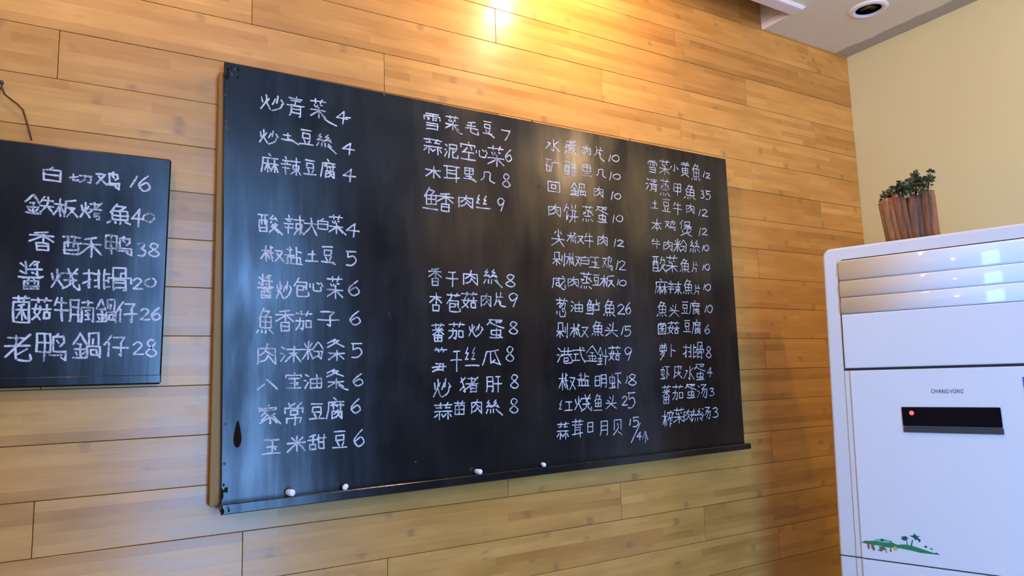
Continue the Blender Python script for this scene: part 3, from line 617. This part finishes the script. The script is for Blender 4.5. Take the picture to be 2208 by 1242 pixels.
# ------------------------------------------------------------------ floor-standing air conditioner
YAW = math.radians(-72)
AZ = 1.757; AH = AZ - 0.03
ac = empty('air_conditioner', (1.642, -0.367, 0), YAW, label='tall white floor-standing air conditioner in the corner', category='air conditioner')
# local frame: +x along the face (to the right), -y out of the face... camera side is local -y
AW = 0.51; TAP = 0.026
def acx(s, z):            # the cabinet widens slightly towards the floor
    t = (AZ - z) * TAP; return AW / 2 + (s - AW / 2) * (1 + t / (AW / 2))
def acslab(name, s0, s1, z0, z1, y0, y1, rad=0.0, bev=0.002, corners=(1, 1, 1, 1), nseg=6, bulge=0.0):
    """rounded-corner slab on the face, y0 front (negative), y1 rear"""
    out = []
    C4 = [(s0, z0, 180), (s1, z0, 270), (s1, z1, 0), (s0, z1, 90)]
    for (s, z, a0), on in zip(C4, corners):
        if rad and on:
            cx = s + rad if s == s0 else s - rad; cz = z + rad if z == z0 else z - rad
            for i in range(nseg + 1): a = math.radians(a0 + 90 * i / nseg); out.append((cx + rad * math.cos(a), cz + rad * math.sin(a)))
        else: out.append((s, z))
    bm = bmesh.new(); f = [bm.verts.new((acx(s, z), y0, z)) for s, z in out]; r = [bm.verts.new((acx(s, z), y1, z)) for s, z in out]
    ff = bm.faces.new(f); bm.faces.new(r[::-1]); n = len(out)
    for i in range(n): bm.faces.new((f[(i + 1) % n], f[i], r[i], r[(i + 1) % n]))
    bmesh.ops.recalc_face_normals(bm, faces=bm.faces[:])
    if bev:
        ed = [e for e in bm.edges if all(v in set(f) for v in e.verts)]
        bmesh.ops.bevel(bm, geom=ed, offset=bev, segments=3, affect='EDGES', profile=0.5)
    me = bpy.data.meshes.new(name); bm.to_mesh(me); bm.free(); return me
link('cabinet', acslab('cabinet', -0.006, AW + 0.006, 0.05, AZ - 0.0005, 0.0295, 0.33, 0.02, 0.004), M['acbody'], ac)
link('front_frame', acslab('front_frame', 0, AW, 0.05, AZ, 0.0, 0.029, 0.020, 0.006, (0, 0, 1, 1)), M['acbody'], ac)
link('base', acslab('base', 0.01, AW - 0.01, 0.0, 0.049, 0.01, 0.30, 0, 0.003), M['acgap'], ac)
link('outlet_recess', acslab('outlet_recess', 0.036, AW - 0.036, 1.440, 1.7245, -0.0012, 0.002, 0.014, 0, (0, 0, 1, 1)), M['acgap'], ac, label='dark gap around the louvres')
SL = [1.722, 1.669, 1.626, 1.584]
def slat(name, s0, s1, z0, z1, depth, top=0.0):
    """one louvre, convex in section"""
    n = 10; V = []; F = []
    prof = [(0.0, z0)] + [(-depth * (0.35 + 0.65 * math.sin(math.pi * (0.10 + 0.85 * i / n))), z0 + (z1 - z0) * i / n) for i in range(n + 1)] + [(0.0, z1)]
    for s in (s0, s1):
        for y, z in prof: V.append((acx(s, z), y - 0.0012, z))
    m = len(prof)
    for i in range(m - 1): F.append((i, i + m, i + m + 1, i + 1))
    F.append(tuple(range(m))); F.append(tuple(range(2 * m - 1, m - 1, -1)))
    return mesh(name, V, F, False)
for i in range(3):
    me = slat('louvre', 0.0385, AW - 0.0385, SL[i + 1] + 0.0006, SL[i] - 0.0002, 0.0050)
    for p in me.polygons[1:11]: p.use_smooth = True
    link('louvre', me, M['acpanel'], ac)
link('upper_panel', acslab('upper_panel', 0.0385, AW - 0.0385, 1.4475, SL[3] - 0.0004, -0.005, 0.0, 0, 0.003), M['acpanel'], ac)
link('bevel_frame', acslab('bevel_frame', 0.037, AW - 0.037, 0.9875, 1.4415, -0.0025, 0.0, 0, 0.0008), M['acbody'], ac)
link('front_panel', acslab('front_panel', 0.050, AW - 0.050, 0.9875, 1.4415, -0.006, -0.002, 0, 0.0014), M['acpanel'], ac)
link('seam', acslab('seam', -0.0002, AW + 0.0002, 0.9845, 0.9870, -0.0006, 0.001, 0, 0), M['acgap'], ac)
link('bevel_frame', acslab('bevel_frame', 0.037, AW - 0.037, 0.12, 0.984, -0.0025, 0.0, 0, 0.0008), M['acbody'], ac)
link('front_panel', acslab('front_panel', 0.050, AW - 0.050, 0.12, 0.984, -0.006, -0.002, 0, 0.0014), M['acpanel'], ac)
ds = link('display', acslab('display', 0.157, 0.347, 1.3075, 1.352, -0.0085, -0.005, 0.0025, 0.001), M['black'], ac, label='black glossy display window')
link('display_lip', acslab('display_lip', 0.158, 0.348, 1.2925, 1.3070, -0.0095, -0.005, 0.001, 0.001), M['grey'], ds)
link('chrome_line', acslab('chrome_line', 0.166, 0.340, 1.3055, 1.3070, -0.0102, -0.0085, 0, 0), M['glint'], ds)
led = lathe('led', [(0.0052, 0), (0.0042, 0.0012), (0.001, 0.0014)], 16)
for v in led.vertices: v.co = Vector((acx(0.177, 1.338) + v.co.x, -0.0084 - v.co.z, 1.338 + v.co.y))
link('led', led, M['led'], ds, label='glowing red indicator')
# flat prints: local (s,z) polygons
def flat(name, polys, m, y=-0.0064, parent=None):
    V = []; F = []
    for q, P in enumerate(polys):
        k = len(V); V += [(acx(s, z), y, z) for s, z in P]; F.append(tuple(range(k, k + len(P))))
    return link(name, mesh(name, V, F), m, parent or ac)
YP = -0.0062
LET = {'C': '~8250104768 8', 'H': '0009 8089 0484', 'A': '0940 4089 1575', 'N': '09008980', 'G': '~8240110749895555', 'O': '~40022749877240'}
LET['C'] = '~8250102759 87'.replace(' ', '')
def lettering():
    V = []; F = []; s = 0.219; hgt = 0.0085; z1 = 1.3925
    for ch in 'CHANGHONG':
        for st in LET[ch].split():
            cur = st[0] == '~'; st = st.lstrip('~'); pts = [(int(st[i]) / 9, int(st[i + 1]) / 9) for i in range(0, len(st) - 1, 2)]
            Q = [(s + u * 0.0052 + (1 - v) * 0.002, z1 - v * hgt) for u, v in (catmull(pts, 3) if cur else pts)]
            for sg in split_corners(Q): ribbon(V, F, sg, 0.0012, YP)
        s += 0.0072
    V = [(acx(v[0], v[2]), v[1], v[2]) for v in V]
    return mesh('brand_lettering', V, F)
link('brand_lettering', lettering(), M['ink'], ac)
# tropical island print; u,v in the crop of the photograph mapped onto the panel
def IP(P): return [(0.047 + 0.158 * (u - 290) / 1575.0 + 0.002, 1.0235 - 0.02 * 0 - (v - 440) * 0.0001 * 1.12 + (u - 290) * 0.0000075) for u, v in P][::-1]
flat('island_print', [IP([(290, 440), (390, 400), (560, 395), (700, 370), (800, 365), (920, 395), (1050, 450), (1000, 520), (850, 520), (700, 490), (560, 480), (420, 465)])], M['green1'], -0.00620)
flat('island_print', [IP([(560, 385), (620, 350), (740, 340), (860, 350), (960, 400), (900, 420), (750, 420)])], M['green3'], -0.00624)
flat('island_print', [IP([(1040, 450), (1200, 435), (1330, 450), (1500, 500), (1700, 560), (1865, 605), (1700, 600), (1500, 590), (1300, 550), (1100, 520), (1000, 520)])], M['green1'], -0.00622)
flat('island_print', [IP([(1235, 345), (1250, 345), (1258, 440), (1240, 440)]), IP([(1350, 330), (1370, 330), (1340, 450), (1312, 450)]),
     IP([(1130, 330), (1160, 290), (1230, 258), (1265, 300), (1250, 340), (1200, 360)]), IP([(1120, 270), (1190, 275), (1230, 290), (1160, 290)]), IP([(1250, 290), (1320, 320), (1270, 315)]),
     IP([(1300, 250), (1370, 245), (1410, 200), (1440, 245), (1520, 255), (1460, 275), (1520, 330), (1495, 385), (1450, 320), (1420, 340), (1380, 290)]),
     IP([(690, 385), (740, 335), (800, 370), (760, 395)]), IP([(890, 400), (910, 370), (940, 390), (930, 410)]), IP([(1570, 460), (1605, 432), (1640, 460), (1605, 485)]), IP([(1675, 490), (1710, 478), (1745, 510), (1710, 512)]),
     IP([(1740, 580), (1800, 565), (1865, 605), (1800, 602)])], M['green2'], -0.00628)['kind'] = 'stuff'
flat('island_print', [IP([(420, 450), (470, 450), (480, 560), (450, 580), (430, 530)]), IP([(500, 440), (560, 440), (590, 590), (550, 600), (510, 540)]), IP([(670, 500), (790, 500), (800, 560), (710, 610), (640, 590), (680, 560)]),
     IP([(800, 540), (822, 540), (825, 640), (805, 630)]), IP([(895, 520), (915, 520), (930, 600), (885, 605)])], M['olive'], -0.00630)
flat('island_print', [IP([(1000 + 45 * math.cos(a / 8 * math.pi), 530 + 45 * math.sin(a / 8 * math.pi)) for a in range(16)])], M['yellow'], -0.00634)
st = link('energy_label', acslab('energy_label', 0.391, 0.456, 1.27, 1.419, -0.0066, -0.0061, 0, 0), M['white'], ac, label='blue and white energy label')
flat('label_print', [[(0.392, 1.396), (0.455, 1.396), (0.455, 1.418), (0.392, 1.418)], [(0.392, 1.272), (0.3935, 1.272), (0.3935, 1.395), (0.392, 1.395)]], M['blue'], -0.0068, st)
flat('label_print', [[(0.398, z), (0.450, z), (0.450, z + 0.002), (0.398, z + 0.002)] for z in (1.385, 1.370, 1.355, 1.335, 1.315, 1.300, 1.285)], M['ink'], -0.0068, st)

# ------------------------------------------------------------------ the little stick planter with its artificial plant
U = Vector((math.cos(YAW), math.sin(YAW), 0)); N = Vector((U.y, -U.x, 0))
pc = Vector((1.642, -0.367, 0)) + U * 0.200 - N * 0.085 
pot = empty('stick_planter', (pc.x, pc.y, AZ + 0.0002), YAW, label='small planter of upright brown bark sticks holding a leafy plant, on the air conditioner', category='planter')
rr = random.Random(11)
def stick(r, h, tap, lean):
    V = []; F = []; n = 8; m = 4
    ph = rr.uniform(0, 6)
    for j in range(m + 1):
        z = h * j / m; k = r * (1 + tap * j / m)
        for i in range(n):
            a = 2 * math.pi * i / n; q = k * (1 + 0.13 * math.sin(3 * a + ph))
            zz = z + (0.004 * math.sin(a + ph) if j == m else 0)
            V.append((q * math.cos(a) + lean[0] * z, q * 0.8 * math.sin(a) + lean[1] * z, zz))
    for j in range(m):
        for i in range(n): F.append((j * n + i, j * n + (i + 1) % n, (j + 1) * n + (i + 1) % n, (j + 1) * n + i))
    F.append(tuple(range(n - 1, -1, -1))); F.append(tuple(range(m * n, (m + 1) * n)))
    return mesh('stick', V, F, True)
PX = [(-0.052, .108, .008), (-0.042, .117, .010), (-0.027, .115, .008), (-0.014, .124, .009), (-0.001, .122, .0075), (0.011, .112, .009), (0.024, .116, .0075), (0.036, .124, .0095), (0.048, .122, .008)]
for i, (x, h, r) in enumerate(PX):
    link('stick', stick(r, h, 0.15, ((-0.10 if x < 0 else -0.02) + rr.uniform(-.02, .02) + x * 1.0 * 0 , 0.05)), M['stick'], pot, loc=(x, -0.034 + 0.010 * abs(x / 0.05) ** 2, 0))
for i in range(11):
    a = math.pi * i / 10; x = 0.052 * math.cos(a); y = -0.022 + 0.062 * math.sin(a)
    if 0.05 < a < 3.1: link('stick', stick(0.0085, rr.uniform(.105, .12), 0.15, (-0.03, 0)), M['stick'], pot, loc=(x, y, 0))
soil = lathe('soil', [(0.040, 0.001), (0.042, 0.085), (0.002, 0.088)], 20)
for v in soil.vertices: v.co.y *= 0.55
link('soil', soil, M['stem'], pot, label='dark filling inside the sticks')
V = []; F = []; VB = []; FB = []; VS = []; FS = []
def leaf(V, F, p, d, l, w):
    d = d.normalized(); s = d.orthogonal().normalized(); s.rotate(Matrix.Rotation(rr.uniform(0, 6.28), 3, d)); nn = d.cross(s); k = len(V)
    V += [p, p + d * l * .45 + s * w + nn * w * .4, p + d * l, p + d * l * .45 - s * w + nn * w * .4, p + d * l * .5]
    F += [(k, k + 1, k + 4), (k + 1, k + 2, k + 4), (k + 2, k + 3, k + 4), (k + 3, k, k + 4)]
clumps = [(-0.060, .124, .014), (-0.050, .128, .013), (-0.040, .132, .014), (-0.030, .136, .013), (-0.022, .140, .016), (-0.008, .134, .015), (0.022, .148, .015), (0.040, .142, .015), (-0.014, .150, .012), (-0.005, .130, .016), (0.012, .158, .017), (0.016, .140, .018), (0.03, .135, .014), (0.046, .155, .013), (0.050, .140, .016), (-0.030, .125, .013), (0.0, .118, .016), (0.028, .122, .012), (0.020, .165, .012), (0.055, .165, .010)]
for x, z, r in clumps:
    c = Vector((x, rr.uniform(-0.042, -0.005), z)); b = Vector((x * .6, -0.01, 0.08)); k = len(VS)
    t = [(b.x - .0012, b.y, b.z), (b.x + .0012, b.y, b.z), (c.x + .0008, c.y, c.z), (c.x - .0008, c.y, c.z), (b.x, b.y - .0012, b.z), (b.x, b.y + .0012, b.z), (c.x, c.y + .0008, c.z), (c.x, c.y - .0008, c.z)]
    VS += t; FS += [(k, k + 1, k + 2, k + 3), (k + 4, k + 5, k + 6, k + 7)]
    for _ in range(34):
        d = Vector((rr.gauss(0, 1), rr.gauss(0, 1), rr.gauss(.35, .8))); leaf(V, F, c + d.normalized() * r * rr.uniform(0.1, .55), d, r * rr.uniform(.5, .95), r * .25)
for x, z in ((-0.045, .112), (-0.027, .132), (-0.022, .118), (0.002, .124), (0.026, .130), (0.032, .128), (0.054, .125), (0.060, .125), (-0.004, .112), (0.043, .140)):
    c = Vector((x, -0.042, z))
    for _ in range(7): d = Vector((rr.gauss(0, 1), rr.gauss(-.4, 1), rr.gauss(0, 1))); leaf(VB, FB, c, d, .005, .0016)
link('foliage', mesh('foliage', V, F), M['leaf'], pot, kind='stuff', label='dense dark green artificial leaves')
link('stem', mesh('stem', VS, FS), M['stem'], pot, kind='stuff')
link('bloom', mesh('bloom', VB, FB), M['bloom'], pot, kind='stuff', label='tiny pale blossoms')
